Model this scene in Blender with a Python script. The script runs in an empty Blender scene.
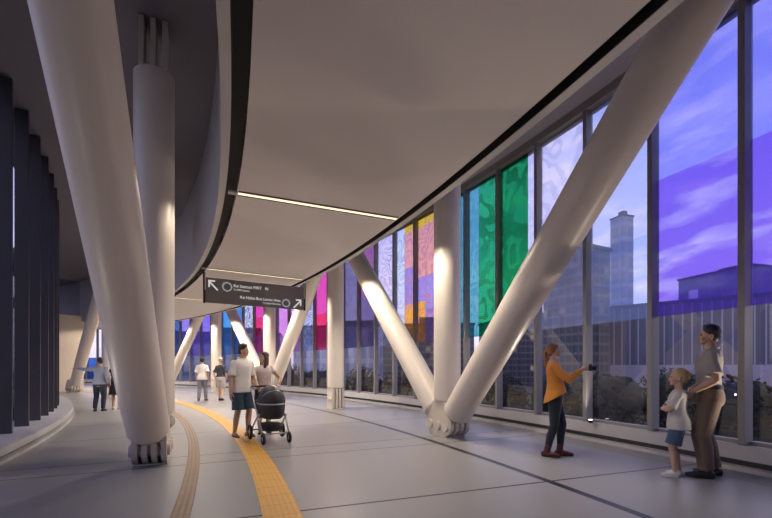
import bpy, bmesh, math, random
from mathutils import Vector, Matrix, Quaternion
random.seed(7)
S = bpy.context.scene
COL = S.collection
PI = math.pi

# ------------------------------------------------------------------ camera / ring geometry
FPX, HOR, CX, CY, CAMH = 414.95, 367.38, -38.042, -10.118, 1.27
CEIL, SOFF = 3.756, 5.95

def P(R, th, z=0.0):
    t = math.radians(th)
    return Vector((CX + R*math.cos(t), CY + R*math.sin(t), z))
def frame_at(R, th, z=0.0):
    """matrix: x = radial outwards, y = tangential (away from camera), z up"""
    t = math.radians(th)
    m = Matrix(((math.cos(t), -math.sin(t), 0, 0), (math.sin(t), math.cos(t), 0, 0), (0, 0, 1, 0), (0, 0, 0, 1)))
    return Matrix.Translation(P(R, th, z)) @ m
def lin(c):
    return tuple(((v/255)/12.92 if v/255 <= .04045 else ((v/255+.055)/1.055)**2.4) for v in c)

# ------------------------------------------------------------------ materials
MATS = {}
def new_mat(name):
    m = bpy.data.materials.new(name); m.use_nodes = True
    nt = m.node_tree; nt.nodes.clear()
    out = nt.nodes.new('ShaderNodeOutputMaterial')
    return m, nt, out
def N(nt, t, **kw):
    n = nt.nodes.new(t)
    for k, v in kw.items():
        setattr(n, k, v)
    return n
def math_n(nt, op, a, b=None, c=None, clamp=False):
    n = nt.nodes.new('ShaderNodeMath'); n.operation = op; n.use_clamp = clamp
    for i, v in enumerate((a, b, c)):
        if v is None: continue
        if isinstance(v, (int, float)): n.inputs[i].default_value = v
        else: nt.links.new(v, n.inputs[i])
    return n.outputs[0]
def mixc(nt, fac, a, b):
    n = nt.nodes.new('ShaderNodeMix'); n.data_type = 'RGBA'
    for sock, v in ((n.inputs[0], fac), (n.inputs[6], a), (n.inputs[7], b)):
        if isinstance(v, (int, float)): sock.default_value = v
        elif isinstance(v, tuple): sock.default_value = (*v, 1) if len(v) == 3 else v
        else: nt.links.new(v, sock)
    return n.outputs[2]
def surf(name, col, rough=.6, metal=0., var=.06, scale=6., bump=0., spec=.5, sheen=0.):
    if name in MATS: return MATS[name]
    m, nt, out = new_mat(name)
    b = N(nt, 'ShaderNodeBsdfPrincipled')
    b.inputs['Roughness'].default_value = rough; b.inputs['Metallic'].default_value = metal
    b.inputs['Specular IOR Level'].default_value = spec
    if sheen: b.inputs['Sheen Weight'].default_value = sheen
    tc = N(nt, 'ShaderNodeTexCoord')
    no = N(nt, 'ShaderNodeTexNoise'); no.inputs['Scale'].default_value = scale; no.inputs['Detail'].default_value = 4
    nt.links.new(tc.outputs['Object'], no.inputs['Vector'])
    c0 = tuple(max(0, v*(1-var)) for v in col); c1 = tuple(min(1, v*(1+var)) for v in col)
    nt.links.new(mixc(nt, no.outputs['Fac'], c0, c1), b.inputs['Base Color'])
    if bump:
        bp = N(nt, 'ShaderNodeBump'); bp.inputs['Strength'].default_value = bump; bp.inputs['Distance'].default_value = .01
        nt.links.new(no.outputs['Fac'], bp.inputs['Height']); nt.links.new(bp.outputs[0], b.inputs['Normal'])
    nt.links.new(b.outputs[0], out.inputs[0])
    MATS[name] = m
    return m
def emit(name, col, strength):
    m, nt, out = new_mat(name)
    e = N(nt, 'ShaderNodeEmission'); e.inputs[0].default_value = (*col, 1); e.inputs[1].default_value = strength
    nt.links.new(e.outputs[0], out.inputs[0]); return m

def polar(nt):
    g = N(nt, 'ShaderNodeNewGeometry')
    s = N(nt, 'ShaderNodeSeparateXYZ'); nt.links.new(g.outputs['Position'], s.inputs[0])
    x = math_n(nt, 'SUBTRACT', s.outputs[0], CX); y = math_n(nt, 'SUBTRACT', s.outputs[1], CY)
    r = math_n(nt, 'SQRT', math_n(nt, 'ADD', math_n(nt, 'MULTIPLY', x, x), math_n(nt, 'MULTIPLY', y, y)))
    th = math_n(nt, 'ARCTAN2', y, x)
    return g, r, th, s.outputs[2]

def floor_material():
    m, nt, out = new_mat('granite_floor')
    g, r, th, z = polar(nt)
    b = N(nt, 'ShaderNodeBsdfPrincipled')
    no = N(nt, 'ShaderNodeTexNoise'); no.inputs['Scale'].default_value = .7; no.inputs['Detail'].default_value = 6
    nt.links.new(g.outputs['Position'], no.inputs['Vector'])
    n2 = N(nt, 'ShaderNodeTexNoise'); n2.inputs['Scale'].default_value = 60; n2.inputs['Detail'].default_value = 2
    nt.links.new(g.outputs['Position'], n2.inputs['Vector'])
    base = mixc(nt, no.outputs['Fac'], FLOOR_A, FLOOR_B)
    base = mixc(nt, math_n(nt, 'MULTIPLY', n2.outputs['Fac'], .18), base, (.16, .16, .17))
    per = math.radians(7.57)
    def radial(th0, w):
        u = math_n(nt, 'SUBTRACT', th, math.radians(th0) - per/2)
        u = math_n(nt, 'FLOORED_MODULO', u, per)
        u = math_n(nt, 'ABSOLUTE', math_n(nt, 'SUBTRACT', u, per/2))
        return math_n(nt, 'LESS_THAN', math_n(nt, 'MULTIPLY', u, r), w/2)
    def arc(R, w):
        return math_n(nt, 'LESS_THAN', math_n(nt, 'ABSOLUTE', math_n(nt, 'SUBTRACT', r, R)), w/2)
    mask = radial(24.085-.42, .028)
    for t, w in ((24.085+.42, .028), (20.3, .036)):
        mask = math_n(nt, 'MAXIMUM', mask, radial(t, w))
    mask = math_n(nt, 'MAXIMUM', mask, arc(42.5, .10))
    mask = math_n(nt, 'MAXIMUM', mask, arc(44.6, .012))
    nt.links.new(mixc(nt, mask, base, (.012, .012, .015)), b.inputs['Base Color'])
    rg = math_n(nt, 'ADD', math_n(nt, 'MULTIPLY', no.outputs['Fac'], .16), .30)
    nt.links.new(rg, b.inputs['Roughness']); b.inputs['Specular IOR Level'].default_value = .35
    nt.links.new(b.outputs[0], out.inputs[0])
    return m
FLOOR_A, FLOOR_B = (.245, .238, .233), (.31, .30, .293)

def tactile_material(name, ca, cb):
    m, nt, out = new_mat(name)
    g, r, th, z = polar(nt)
    b = N(nt, 'ShaderNodeBsdfPrincipled'); b.inputs['Roughness'].default_value = .55
    # ribbed relief along the path and tile joints across it
    rib = math_n(nt, 'SINE', math_n(nt, 'MULTIPLY', r, 2*PI/.05))
    til = math_n(nt, 'FLOORED_MODULO', math_n(nt, 'MULTIPLY', th, 40.0), .3)
    jo = math_n(nt, 'LESS_THAN', til, .008)
    no = N(nt, 'ShaderNodeTexNoise'); no.inputs['Scale'].default_value = 5; nt.links.new(g.outputs['Position'], no.inputs['Vector'])
    c = mixc(nt, no.outputs['Fac'], ca, cb)
    c = mixc(nt, math_n(nt, 'MULTIPLY', jo, .6), c, (.1, .07, .03))
    nt.links.new(c, b.inputs['Base Color'])
    bp = N(nt, 'ShaderNodeBump'); bp.inputs['Strength'].default_value = .4; bp.inputs['Distance'].default_value = .004
    nt.links.new(rib, bp.inputs['Height']); nt.links.new(bp.outputs[0], b.inputs['Normal'])
    nt.links.new(b.outputs[0], out.inputs[0]); return m

def schlick(nt, f0, extra=0.):
    lw = N(nt, 'ShaderNodeLayerWeight'); lw.inputs[0].default_value = .5
    g = N(nt, 'ShaderNodeNewGeometry')
    r = math_n(nt, 'MULTIPLY_ADD', math_n(nt, 'POWER', lw.outputs['Facing'], 5.0), .96, f0+extra, clamp=True)
    return math_n(nt, 'MULTIPLY', r, math_n(nt, 'SUBTRACT', 1.0, g.outputs['Backfacing']))
def glass_material(name, tint, refl=.5, rough=.0):
    m, nt, out = new_mat(name)
    t = N(nt, 'ShaderNodeBsdfTransparent'); t.inputs[0].default_value = (*[v**.5 for v in tint], 1)
    g = N(nt, 'ShaderNodeBsdfGlossy'); g.inputs['Roughness'].default_value = rough
    mx = N(nt, 'ShaderNodeMixShader')
    nt.links.new(schlick(nt, .05, refl*.1), mx.inputs[0])
    nt.links.new(t.outputs[0], mx.inputs[1]); nt.links.new(g.outputs[0], mx.inputs[2])
    nt.links.new(mx.outputs[0], out.inputs[0]); return m

def film_material(name, bands, pattern=.5, pat_col=(1, 1, 1), scale=1.5, freq=9., trans=.18, seed=0., streak=False, trans_=None):
    """translucent printed film: bands = [(z0, colour), ...] from the bottom up"""
    m, nt, out = new_mat(name)
    g = N(nt, 'ShaderNodeNewGeometry'); s = N(nt, 'ShaderNodeSeparateXYZ'); nt.links.new(g.outputs['Position'], s.inputs[0])
    fac = math_n(nt, 'DIVIDE', math_n(nt, 'SUBTRACT', s.outputs[2], 2.0), 4.0)
    cr = N(nt, 'ShaderNodeValToRGB'); cr.color_ramp.interpolation = 'CONSTANT'
    els = cr.color_ramp.elements
    els[0].position = 0; els[0].color = (*bands[0][1], 1)
    els.remove(els[1])
    for z0, c in bands[1:]:
        e = els.new((z0-2.0)/4.0); e.color = (*c, 1)
    nt.links.new(fac, cr.inputs[0])
    mp = N(nt, 'ShaderNodeMapping'); mp.inputs['Location'].default_value = (seed*3.1, seed*1.7, seed*2.3)
    nt.links.new(g.outputs['Position'], mp.inputs[0])
    no = N(nt, 'ShaderNodeTexNoise'); no.inputs['Scale'].default_value = scale; no.inputs['Detail'].default_value = 1.2
    nt.links.new(mp.outputs[0], no.inputs['Vector'])
    if streak:
        mp.inputs['Scale'].default_value = (.8, .8, 3.4); mp.inputs['Rotation'].default_value = (.25, .2, 0)  # streaks painted into the film colour for reflections and clouds
        no.inputs['Detail'].default_value = 5; no.inputs['Scale'].default_value = scale
        w = math_n(nt, 'MULTIPLY_ADD', no.outputs['Fac'], 7., -3.5, clamp=True)
    else:
        w = math_n(nt, 'SINE', math_n(nt, 'MULTIPLY', no.outputs['Fac'], freq*2*PI))
        w = math_n(nt, 'MULTIPLY_ADD', w, 2.2, .3, clamp=True)
    n2 = N(nt, 'ShaderNodeTexNoise'); n2.inputs['Scale'].default_value = .7; n2.inputs['Detail'].default_value = 5
    nt.links.new(mp.outputs[0], n2.inputs['Vector'])
    w = math_n(nt, 'MULTIPLY', w, math_n(nt, 'MULTIPLY_ADD', n2.outputs['Fac'], 2.6, -.6, clamp=True))
    c = mixc(nt, math_n(nt, 'MULTIPLY', w, pattern), cr.outputs[0], pat_col)
    gm = N(nt, 'ShaderNodeGamma'); gm.inputs[1].default_value = .5; nt.links.new(c, gm.inputs[0]); c = gm.outputs[0]   # light crosses two faces of the sheet
    tr = N(nt, 'ShaderNodeBsdfTransparent'); nt.links.new(c, tr.inputs[0])
    tl = N(nt, 'ShaderNodeBsdfTranslucent'); nt.links.new(c, tl.inputs[0])
    mx = N(nt, 'ShaderNodeMixShader'); mx.inputs[0].default_value = trans
    nt.links.new(tr.outputs[0], mx.inputs[1]); nt.links.new(tl.outputs[0], mx.inputs[2])
    gl = N(nt, 'ShaderNodeBsdfGlossy'); gl.inputs['Roughness'].default_value = .08
    m2 = N(nt, 'ShaderNodeMixShader')
    nt.links.new(schlick(nt, .03), m2.inputs[0]); nt.links.new(mx.outputs[0], m2.inputs[1]); nt.links.new(gl.outputs[0], m2.inputs[2])
    nt.links.new(m2.outputs[0], out.inputs[0]); return m

def facade_material(name, wall, glass, lit, sx, sz, share=.25, strength=1.6):
    """a building front: grid of dark panes, some of them lit from inside"""
    m, nt, out = new_mat(name)
    tc = N(nt, 'ShaderNodeTexCoord'); s = N(nt, 'ShaderNodeSeparateXYZ'); nt.links.new(tc.outputs['Object'], s.inputs[0])
    u = math_n(nt, 'DIVIDE', math_n(nt, 'ADD', s.outputs[0], s.outputs[1]), sx); v = math_n(nt, 'DIVIDE', s.outputs[2], sz)
    fu = math_n(nt, 'FRACT', u); fv = math_n(nt, 'FRACT', v)
    inu = math_n(nt, 'GREATER_THAN', fu, .16); inv = math_n(nt, 'GREATER_THAN', fv, .3)
    pane = math_n(nt, 'MULTIPLY', inu, inv)
    cv = N(nt, 'ShaderNodeCombineXYZ'); nt.links.new(math_n(nt, 'FLOOR', u), cv.inputs[0]); nt.links.new(math_n(nt, 'FLOOR', v), cv.inputs[1])
    wn = N(nt, 'ShaderNodeTexWhiteNoise'); nt.links.new(cv.outputs[0], wn.inputs['Vector'])
    on = math_n(nt, 'MULTIPLY', math_n(nt, 'LESS_THAN', wn.outputs['Value'], share), pane)
    b = N(nt, 'ShaderNodeBsdfPrincipled'); b.inputs['Roughness'].default_value = .35
    nt.links.new(mixc(nt, pane, wall, glass), b.inputs['Base Color'])
    b.inputs['Emission Color'].default_value = (*lit, 1)
    nt.links.new(math_n(nt, 'MULTIPLY', math_n(nt, 'MULTIPLY', on, wn.outputs['Value']), strength/share), b.inputs['Emission Strength'])
    nt.links.new(b.outputs[0], out.inputs[0]); return m

M_floor = floor_material()
M_yellow = tactile_material('yellow_tactile', (.56, .27, .022), (.64, .33, .035))
M_brown = tactile_material('brown_tactile', (.23, .15, .09), (.29, .19, .115))
M_ceil = surf('ceiling_panel', (.62, .565, .55), .7, var=.03, scale=.6)
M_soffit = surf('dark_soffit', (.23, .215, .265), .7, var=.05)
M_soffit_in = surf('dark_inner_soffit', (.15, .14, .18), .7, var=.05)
M_fascia = surf('fascia_paint', (.48, .46, .46), .55, var=.03)
M_black = surf('black_channel', (.012, .011, .012), .7)
M_steel = surf('cream_steel_paint', (.74, .665, .575), .38, var=.03, scale=2.)
M_cast = surf('cast_steel_paint', (.66, .59, .50), .5, var=.06, scale=9., bump=.15)
M_mull = surf('mullion_grey', (.25, .235, .235), .45, metal=.2)
M_fin = surf('fin_bronze', (.05, .047, .056), .5, metal=.2)
M_kerb = surf('kerb_stone', (.47, .46, .47), .45)
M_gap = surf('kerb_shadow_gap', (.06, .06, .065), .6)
M_wall = surf('beige_wall', (.55, .48, .40), .6, var=.04)
M_glass = glass_material('clear_glass', (.94, .94, .99), .9)
M_glassin = glass_material('inner_glass', (.66, .70, .82), .4)

# ------------------------------------------------------------------ mesh helpers
def link(name, me, mat=None, parent=None, mw=None, smooth=False):
    o = bpy.data.objects.new(name, me); COL.objects.link(o)
    if mat is not None:
        for mm in (mat if isinstance(mat, (list, tuple)) else [mat]): me.materials.append(mm)
    if mw is not None: o.matrix_world = mw
    if parent is not None: o.parent = parent
    if smooth:
        for p in me.polygons: p.use_smooth = True
    return o
def bm_obj(name, bm, mat=None, parent=None, mw=None, smooth=False, sharp=None):
    bmesh.ops.recalc_face_normals(bm, faces=bm.faces[:])
    me = bpy.data.meshes.new(name); bm.to_mesh(me); bm.free()
    o = link(name, me, mat, parent, mw, smooth or sharp is not None)
    if sharp is not None: me.set_sharp_from_angle(angle=math.radians(sharp))
    return o
def props(o, label=None, cat=None, group=None, kind=None):
    for k, v in (('label', label), ('category', cat), ('group', group), ('kind', kind)):
        if v: o[k] = v
    return o
def thing(name, label, cat, mw=None, group=None, kind=None):
    o = bpy.data.objects.new(name, None); COL.objects.link(o); o.empty_display_size = .2
    if mw is not None: o.matrix_world = mw
    return props(o, label, cat, group, kind)
def struct(o, label=None):
    return props(o, label, None, None, 'structure')
def add_ring(bm, R0, R1, z0, z1, t0, t1, step=.75):
    n = max(2, int(abs(t1-t0)/step)+1); prev = None; first = None
    for i in range(n):
        th = t0 + (t1-t0)*i/(n-1)
        vs = [bm.verts.new(P(R, th, z)) for R, z in ((R0, z0), (R1, z0), (R1, z1), (R0, z1))]
        if prev:
            for k in range(4): bm.faces.new((prev[k], prev[(k+1) % 4], vs[(k+1) % 4], vs[k]))
        else: first = vs
        prev = vs
    bm.faces.new(first[::-1]); bm.faces.new(prev)
def ring(name, R0, R1, z0, z1, t0, t1, mat, parent=None, step=.75):
    bm = bmesh.new(); add_ring(bm, R0, R1, z0, z1, t0, t1, step)
    return bm_obj(name, bm, mat, parent, sharp=30)
def add_box(bm, c, s, mw=None, bev=0.):
    m = Matrix.Translation(Vector(c)) @ Matrix.Diagonal((s[0], s[1], s[2], 1))
    if mw is not None: m = mw @ m
    r = bmesh.ops.create_cube(bm, size=1, matrix=m)
    if bev:
        es = list({e for v in r['verts'] for e in v.link_edges})
        bmesh.ops.bevel(bm, geom=es, offset=bev, segments=2, affect='EDGES', profile=.6)
def add_cyl(bm, p0, p1, r0, r1=None, seg=24, caps=True):
    p0, p1 = Vector(p0), Vector(p1); d = p1-p0
    q = Vector((0, 0, 1)).rotation_difference(d.normalized()).to_matrix().to_4x4()
    bmesh.ops.create_cone(bm, cap_ends=caps, segments=seg, radius1=r0, radius2=r0 if r1 is None else r1, depth=d.length,
                          matrix=Matrix.Translation((p0+p1)/2) @ q)
def add_sph(bm, c, r, rot=None, seg=16):
    if isinstance(r, (int, float)): r = (r, r, r)
    m = Matrix.Translation(Vector(c))
    if rot is not None: m = m @ rot.to_4x4()
    bmesh.ops.create_uvsphere(bm, u_segments=seg, v_segments=max(6, seg*2//3), radius=1, matrix=m @ Matrix.Diagonal((*r, 1)))
def add_cap(bm, p0, r0, p1, r1, seg=14):
    add_cyl(bm, p0, p1, r0, r1, seg); add_sph(bm, p0, r0, seg=seg); add_sph(bm, p1, r1, seg=seg)
def add_tube(bm, pts, r, seg=8, closed=False):
    pts = [Vector(p) for p in pts]; n = len(pts); rings = []
    up = Vector((0, 0, 1))
    for i in range(n):
        a = pts[(i-1) % n] if (closed or i > 0) else pts[i]; b = pts[(i+1) % n] if (closed or i < n-1) else pts[i]
        d = (b-a).normalized(); x = d.cross(up)
        if x.length < .05: x = d.cross(Vector((1, 0, 0)))
        x.normalize(); y = d.cross(x)
        rings.append([bm.verts.new(pts[i] + x*r*math.cos(2*PI*k/seg) + y*r*math.sin(2*PI*k/seg)) for k in range(seg)])
    for i in range(n if closed else n-1):
        A, B = rings[i], rings[(i+1) % n]
        for k in range(seg): bm.faces.new((A[k], A[(k+1) % seg], B[(k+1) % seg], B[k]))
    if not closed: bm.faces.new(rings[0][::-1]); bm.faces.new(rings[-1])
def add_loft(bm, secs, seg=28):
    """secs: list of (centre, rx, ry[, tilt_y[, yaw]]); elliptical rings joined and capped"""
    rings = []
    for s in secs:
        c = Vector(s[0]); rx, ry = s[1], s[2]; tl = s[3] if len(s) > 3 else 0.; yw = s[4] if len(s) > 4 else 0.
        rr = []
        for k in range(seg):
            a = 2*PI*k/seg; x = rx*math.copysign(abs(math.cos(a))**.9, math.cos(a)); y = ry*math.copysign(abs(math.sin(a))**.9, math.sin(a))
            xr, yr = x*math.cos(yw)-y*math.sin(yw), x*math.sin(yw)+y*math.cos(yw)
            rr.append(bm.verts.new(c + Vector((xr, yr, tl*y))))
        rings.append(rr)
    for A, B in zip(rings, rings[1:]):
        for k in range(seg): bm.faces.new((A[k], A[(k+1) % seg], B[(k+1) % seg], B[k]))
    bm.faces.new(rings[0][::-1]); bm.faces.new(rings[-1])
def add_prism(bm, outline, mw, t):
    """outline of (y, z) in local frame extruded from x=-t/2 to t/2"""
    a = [bm.verts.new(mw @ Vector((-t/2, y, z))) for y, z in outline]
    b = [bm.verts.new(mw @ Vector((t/2, y, z))) for y, z in outline]
    n = len(a); bm.faces.new(a[::-1]); bm.faces.new(b)
    for i in range(n): bm.faces.new((a[i], a[(i+1) % n], b[(i+1) % n], b[i]))
def remeshed(name, bm, voxel, mat, parent, smooth_it=3, mw=None):
    bmesh.ops.recalc_face_normals(bm, faces=bm.faces[:])
    me = bpy.data.meshes.new(name+'_src'); bm.to_mesh(me); bm.free()
    o = bpy.data.objects.new('tmp', me); COL.objects.link(o)
    md = o.modifiers.new('r', 'REMESH'); md.mode = 'VOXEL'; md.voxel_size = voxel
    if smooth_it:
        sm = o.modifiers.new('s', 'SMOOTH'); sm.iterations = smooth_it; sm.factor = .5
    dg = bpy.context.evaluated_depsgraph_get()
    me2 = bpy.data.meshes.new_from_object(o.evaluated_get(dg), depsgraph=dg)
    me2.name = name
    bpy.data.objects.remove(o); bpy.data.meshes.remove(me)
    me2.materials.clear()
    return link(name, me2, mat, parent, mw, smooth=True)

# ------------------------------------------------------------------ people
M_skin = surf('skin_light', (.60, .38, .27), .5, var=.05)
M_skin_tan = surf('skin_tan', (.47, .28, .185), .5, var=.05)
M_eye = surf('eye_dark', (.03, .022, .018), .25)
M_lip = surf('lip_tone', (.42, .17, .14), .5)
def fabric(name, col, var=.10): return surf(name, col, .85, var=var, scale=14., bump=.12, sheen=.15)
TORSO = [(.46, .066, .056, -.004), (.50, .092, .068, -.006), (.54, .093, .066, -.006), (.60, .083, .057, 0.), (.65, .081, .056, .003),
         (.70, .090, .063, .004), (.75, .096, .066, .002), (.785, .093, .058, -.004), (.808, .074, .047, -.008), (.826, .050, .041, -.011), (.84, .036, .036, -.010)]
def lerp(a, b, t): return a + (b-a)*t
def ik(a, b, l1, l2, pole):
    d = b-a; L = d.length
    if L > (l1+l2)*.995: b = a + d.normalized()*(l1+l2)*.995; d = b-a; L = d.length
    u = d.normalized(); x = (l1*l1-l2*l2+L*L)/(2*L); hh = math.sqrt(max(0, l1*l1-x*x))
    p = Vector(pole); p = (p - u*p.dot(u)).normalized()
    return a + u*x + p*hh, b

def add_hand(bm, w, d, pn, thumb, s, curl=.35, spread=.08):
    """palm, four fingers and a thumb; w wrist, d finger direction, pn palm normal, thumb = side the thumb is on"""
    d = Vector(d).normalized(); pn = Vector(pn); pn = (pn - d*pn.dot(d)).normalized(); t = Vector(thumb); t = (t - d*t.dot(d) - pn*t.dot(pn)).normalized()
    def W(a, b, c): return w + (d*a + t*b + pn*c)*s
    add_cap(bm, W(-.01, 0, 0), .0150*s, W(.016, 0, 0), .0140*s, 10)
    for b in (-.014, -.005, .004, .013):
        add_cap(bm, W(.008, b*.75, 0), .0095*s, W(.052, b*1.15, 0), .0080*s, 8)
    for i, (b, L) in enumerate(((.0175, .042), (.006, .047), (-.006, .044), (-.0175, .035))):
        p = W(.054, b, 0); a = 0.; dirb = d + t*spread*(b/.0175)
        for j, (fr, r) in enumerate(((.45, .0068), (.31, .0060), (.24, .0054))):
            a += curl*(1.0 if j else .7)*(1+.12*i)
            v = (dirb*math.cos(a) + pn*math.sin(a)).normalized()*L*fr*s
            add_cap(bm, p, r*s, p+v, (r-.0006)*s, 8); p = p+v
    p = W(.012, .017, .004); a = 0.
    for j, (L, r) in enumerate(((.024, .0085), (.018, .0072), (.014, .0062))):
        v = (d*(.62+.18*j) + t*(.75-.30*j) + pn*(.22+.3*j*curl)).normalized()*L*s
        add_cap(bm, p, r*s, p+v, (r-.0006)*s, 8); p = p+v

def person(label, loc, face, H, outfit, pose=None, sex='m', look=(0, 0), skin=None, voxel=.007, group=None, name='person'):
    pose = pose or {}; skin = skin or M_skin
    ang = math.atan2(-face[0], face[1])
    root = thing(name, label, 'person', Matrix.Translation(Vector(loc)) @ Matrix.Rotation(ang, 4, 'Z'), group)
    fw = {'m': 1., 'f': .90, 'c': .95}[sex]; hips = {'m': 1., 'f': 1.03, 'c': .98}[sex]; hs = {'m': 1., 'f': .98, 'c': 1.27}[sex]
    depth = pose.get('depth', 1.)
    bend = Vector(pose.get('bend', (0, 0, 0)))
    hipoff = Vector(pose.get('hips', (0, 0, 0)))
    def sh_at(z):
        t = min(1, max(0, (z-.52)/.28)); return hipoff + bend*(t*t*(3-2*t))
    def tor(z):
        for A, B in zip(TORSO, TORSO[1:]):
            if A[0] <= z <= B[0]:
                t = (z-A[0])/(B[0]-A[0]); v = [lerp(A[i], B[i], t) for i in (1, 2, 3)]; break
        else: v = list((TORSO[0] if z < .5 else TORSO[-1])[1:])
        k = lerp(hips, fw, min(1, max(0, (z-.52)/.16)))
        if sex == 'f' and .58 < z < .68: k *= .93
        return v[0]*k, v[1]*depth*(1. if sex != 'f' else .95), v[2]
    twist = math.radians(pose.get('twist', 0))
    def rotz(v, c=Vector((0, 0, 0))):
        return Matrix.Rotation(twist, 3, 'Z') @ v
    def sec(z, inf=0., fl=(1, 1), tilt=0.):
        rx, ry, cy = tor(z); t = min(1, max(0, (z-.55)/.2)); o = sh_at(z)
        return ((o + Vector((0, cy, z)))*H, (rx*fl[0]+inf)*H, (ry*fl[1]+inf)*H, tilt, twist*t)
    sx = .097*fw
    sh = {s: (sh_at(.80) + rotz(Vector((s*sx, -.006, .788))))*H for s in (1, -1)}
    hip = {s: (hipoff + Vector((s*.048*hips, -.004, .505)))*H for s in (1, -1)}
    wr, el, kn, an = {}, {}, {}, {}
    hd, pn, th = {}, {}, {}
    for s, k in ((1, 'r'), (-1, 'l')):
        t = Vector(pose.get('wr_'+k, (s*.135*fw, .035, .475)))*H
        el[s], wr[s] = ik(sh[s], t, .170*H, .150*H, pose.get('el_'+k, (s*.35, -1, -.1)))
        hd[s] = Vector(pose.get('hd_'+k, (wr[s]-el[s]).normalized()[:])); pn[s] = Vector(pose.get('pn_'+k, (-s, .25, 0))); th[s] = Vector(pose.get('th_'+k, (0, 1, 0)))
        t = Vector(pose.get('an_'+k, (s*.05, -.012, .045)))*H
        kn[s], an[s] = ik(hip[s], t, .236*H, .232*H, pose.get('kn_'+k, (s*.08, 1, 0)))
    toe = {s: Matrix.Rotation(math.radians(-s*pose.get('toe_'+k, 8)), 3, 'Z') @ Vector((0, 1, 0)) for s, k in ((1, 'r'), (-1, 'l'))}
    # --- head frame
    nb = sh_at(.84) + Vector((0, -.010, .835))
    HM = Matrix.Translation(nb*H) @ Matrix.Rotation(math.radians(look[0]), 4, 'Z') @ Matrix.Rotation(math.radians(look[1]), 4, 'X') @ Matrix.Scale(hs, 4)
    R3 = HM.to_3x3().normalized()
    def hp(x, y, z): return HM @ (Vector((x, y+.010, z-.835))*H)
    def hell(bm, c, r, seg=16): add_sph(bm, hp(*c), tuple(v*H*hs for v in r), R3, seg)
    # --- body
    bm = bmesh.new()
    add_loft(bm, [sec(z) for z, *_ in TORSO])
    add_cap(bm, (sh_at(.82)+Vector((0, -.012, .815)))*H, .036*H*fw, hp(0, -.004, .885), .0315*H*hs*(.92 if sex == 'f' else 1), 16)
    hell(bm, (0, -.006, .940), (.0425, .053, .055)); hell(bm, (0, .012, .915), (.036, .038, .05)); hell(bm, (0, .020, .888), (.026, .030, .022))
    hell(bm, (0, .042, .874), (.012, .009, .008), 10); hell(bm, (0, .040, .938), (.028, .010, .007), 12)
    add_cap(bm, hp(0, .048, .926), .0045*H*hs, hp(0, .0595, .909), .0068*H*hs, 8); hell(bm, (0, .054, .907), (.010, .007, .0055), 10)
    hell(bm, (0, .047, .893), (.013, .006, .006), 10)
    for s in (1, -1):
        hell(bm, (s*.0425, -.006, .915), (.006, .012, .018), 10); hell(bm, (s*.022, .036, .908), (.012, .010, .012), 10)
        add_cap(bm, sh[s], .033*H*(fw if sex != 'c' else .9), lerp(sh[s], el[s], .5), .0285*H*fw, 14); add_cap(bm, lerp(sh[s], el[s], .5), .0285*H*fw, el[s], .0235*H*fw, 14)
        add_cap(bm, el[s], .0240*H*fw, lerp(el[s], wr[s], .35), .0245*H*fw, 12); add_cap(bm, lerp(el[s], wr[s], .35), .0245*H*fw, wr[s], .0155*H*fw, 12)
        add_hand(bm, wr[s], hd[s], pn[s], th[s], H*(.98 if sex == 'm' else .92), pose.get('curl_'+('r' if s == 1 else 'l'), .35))
        add_cap(bm, hip[s], .054*H*hips, lerp(hip[s], kn[s], .5), .044*H, 16); add_cap(bm, lerp(hip[s], kn[s], .5), .044*H, kn[s], .0315*H, 16)
        sh_back = Vector((0, -.008, 0))*H
        add_cap(bm, kn[s], .031*H, lerp(kn[s], an[s], .3)+sh_back, .0325*H, 14); add_cap(bm, lerp(kn[s], an[s], .3)+sh_back, .0325*H, an[s], .0195*H, 14)
        f0 = an[s] - toe[s]*.022*H; f0.z = max(.022*H, an[s].z-.022*H); f1 = an[s] + toe[s]*.085*H; f1.z = max(.016*H, an[s].z-.028*H)
        add_cap(bm, f0, .021*H, f1, .017*H, 12); add_cap(bm, an[s], .021*H, lerp(f0, f1, .4), .02*H, 12)
    remeshed('body', bm, voxel, skin, root, 3)
    for s in (1, -1):
        bm = bmesh.new(); hell(bm, (s*.0165, .0445, .928), (.0062, .0042, .0040), 10); bm_obj('eye', bm, M_eye, root, smooth=True)
        bm = bmesh.new(); add_cap(bm, hp(s*.008, .0490, .9385), .0016*H*hs, hp(s*.025, .0440, .940), .0016*H*hs, 6); bm_obj('eyebrow', bm, outfit['hair_mat'], root, smooth=True)
    bm = bmesh.new(); hell(bm, (0, .0510, .8935), (.0115, .0035, .0035), 10); bm_obj('lips', bm, M_lip, root, smooth=True)
    # --- hair
    bm = bmesh.new(); st = outfit['hair']
    hell(bm, (0, -.013, .953), (.0480, .0540, .0500), 20); hell(bm, (0, -.028, .925), (.0430, .0360, .0480), 16)
    if st == 'short':
        for i in range(7):
            a = -1+2*i/6; hell(bm, (a*.030, .021-.010*abs(a), .987-.010*abs(a)), (.012, .016, .013), 10); hell(bm, (a*.028, -.004-.008*abs(a), .996-.010*abs(a)), (.012, .022, .012), 10)
    if st == 'child':
        for i in range(9):
            a = -1+2*i/8; hell(bm, (a*.040, .018-.02*abs(a), .972-.022*abs(a)), (.013, .022, .018), 10)
        hell(bm, (0, -.06, .935), (.03, .022, .03), 12); hell(bm, (0, -.075, .955), (.016, .016, .014), 10)
    if st in ('long', 'pony'):
        for s in (1, -1):
            hell(bm, (s*.026, .018, .972), (.024, .026, .018), 12); hell(bm, (s*.041, -.008, .935), (.010, .026, .034), 12)
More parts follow.
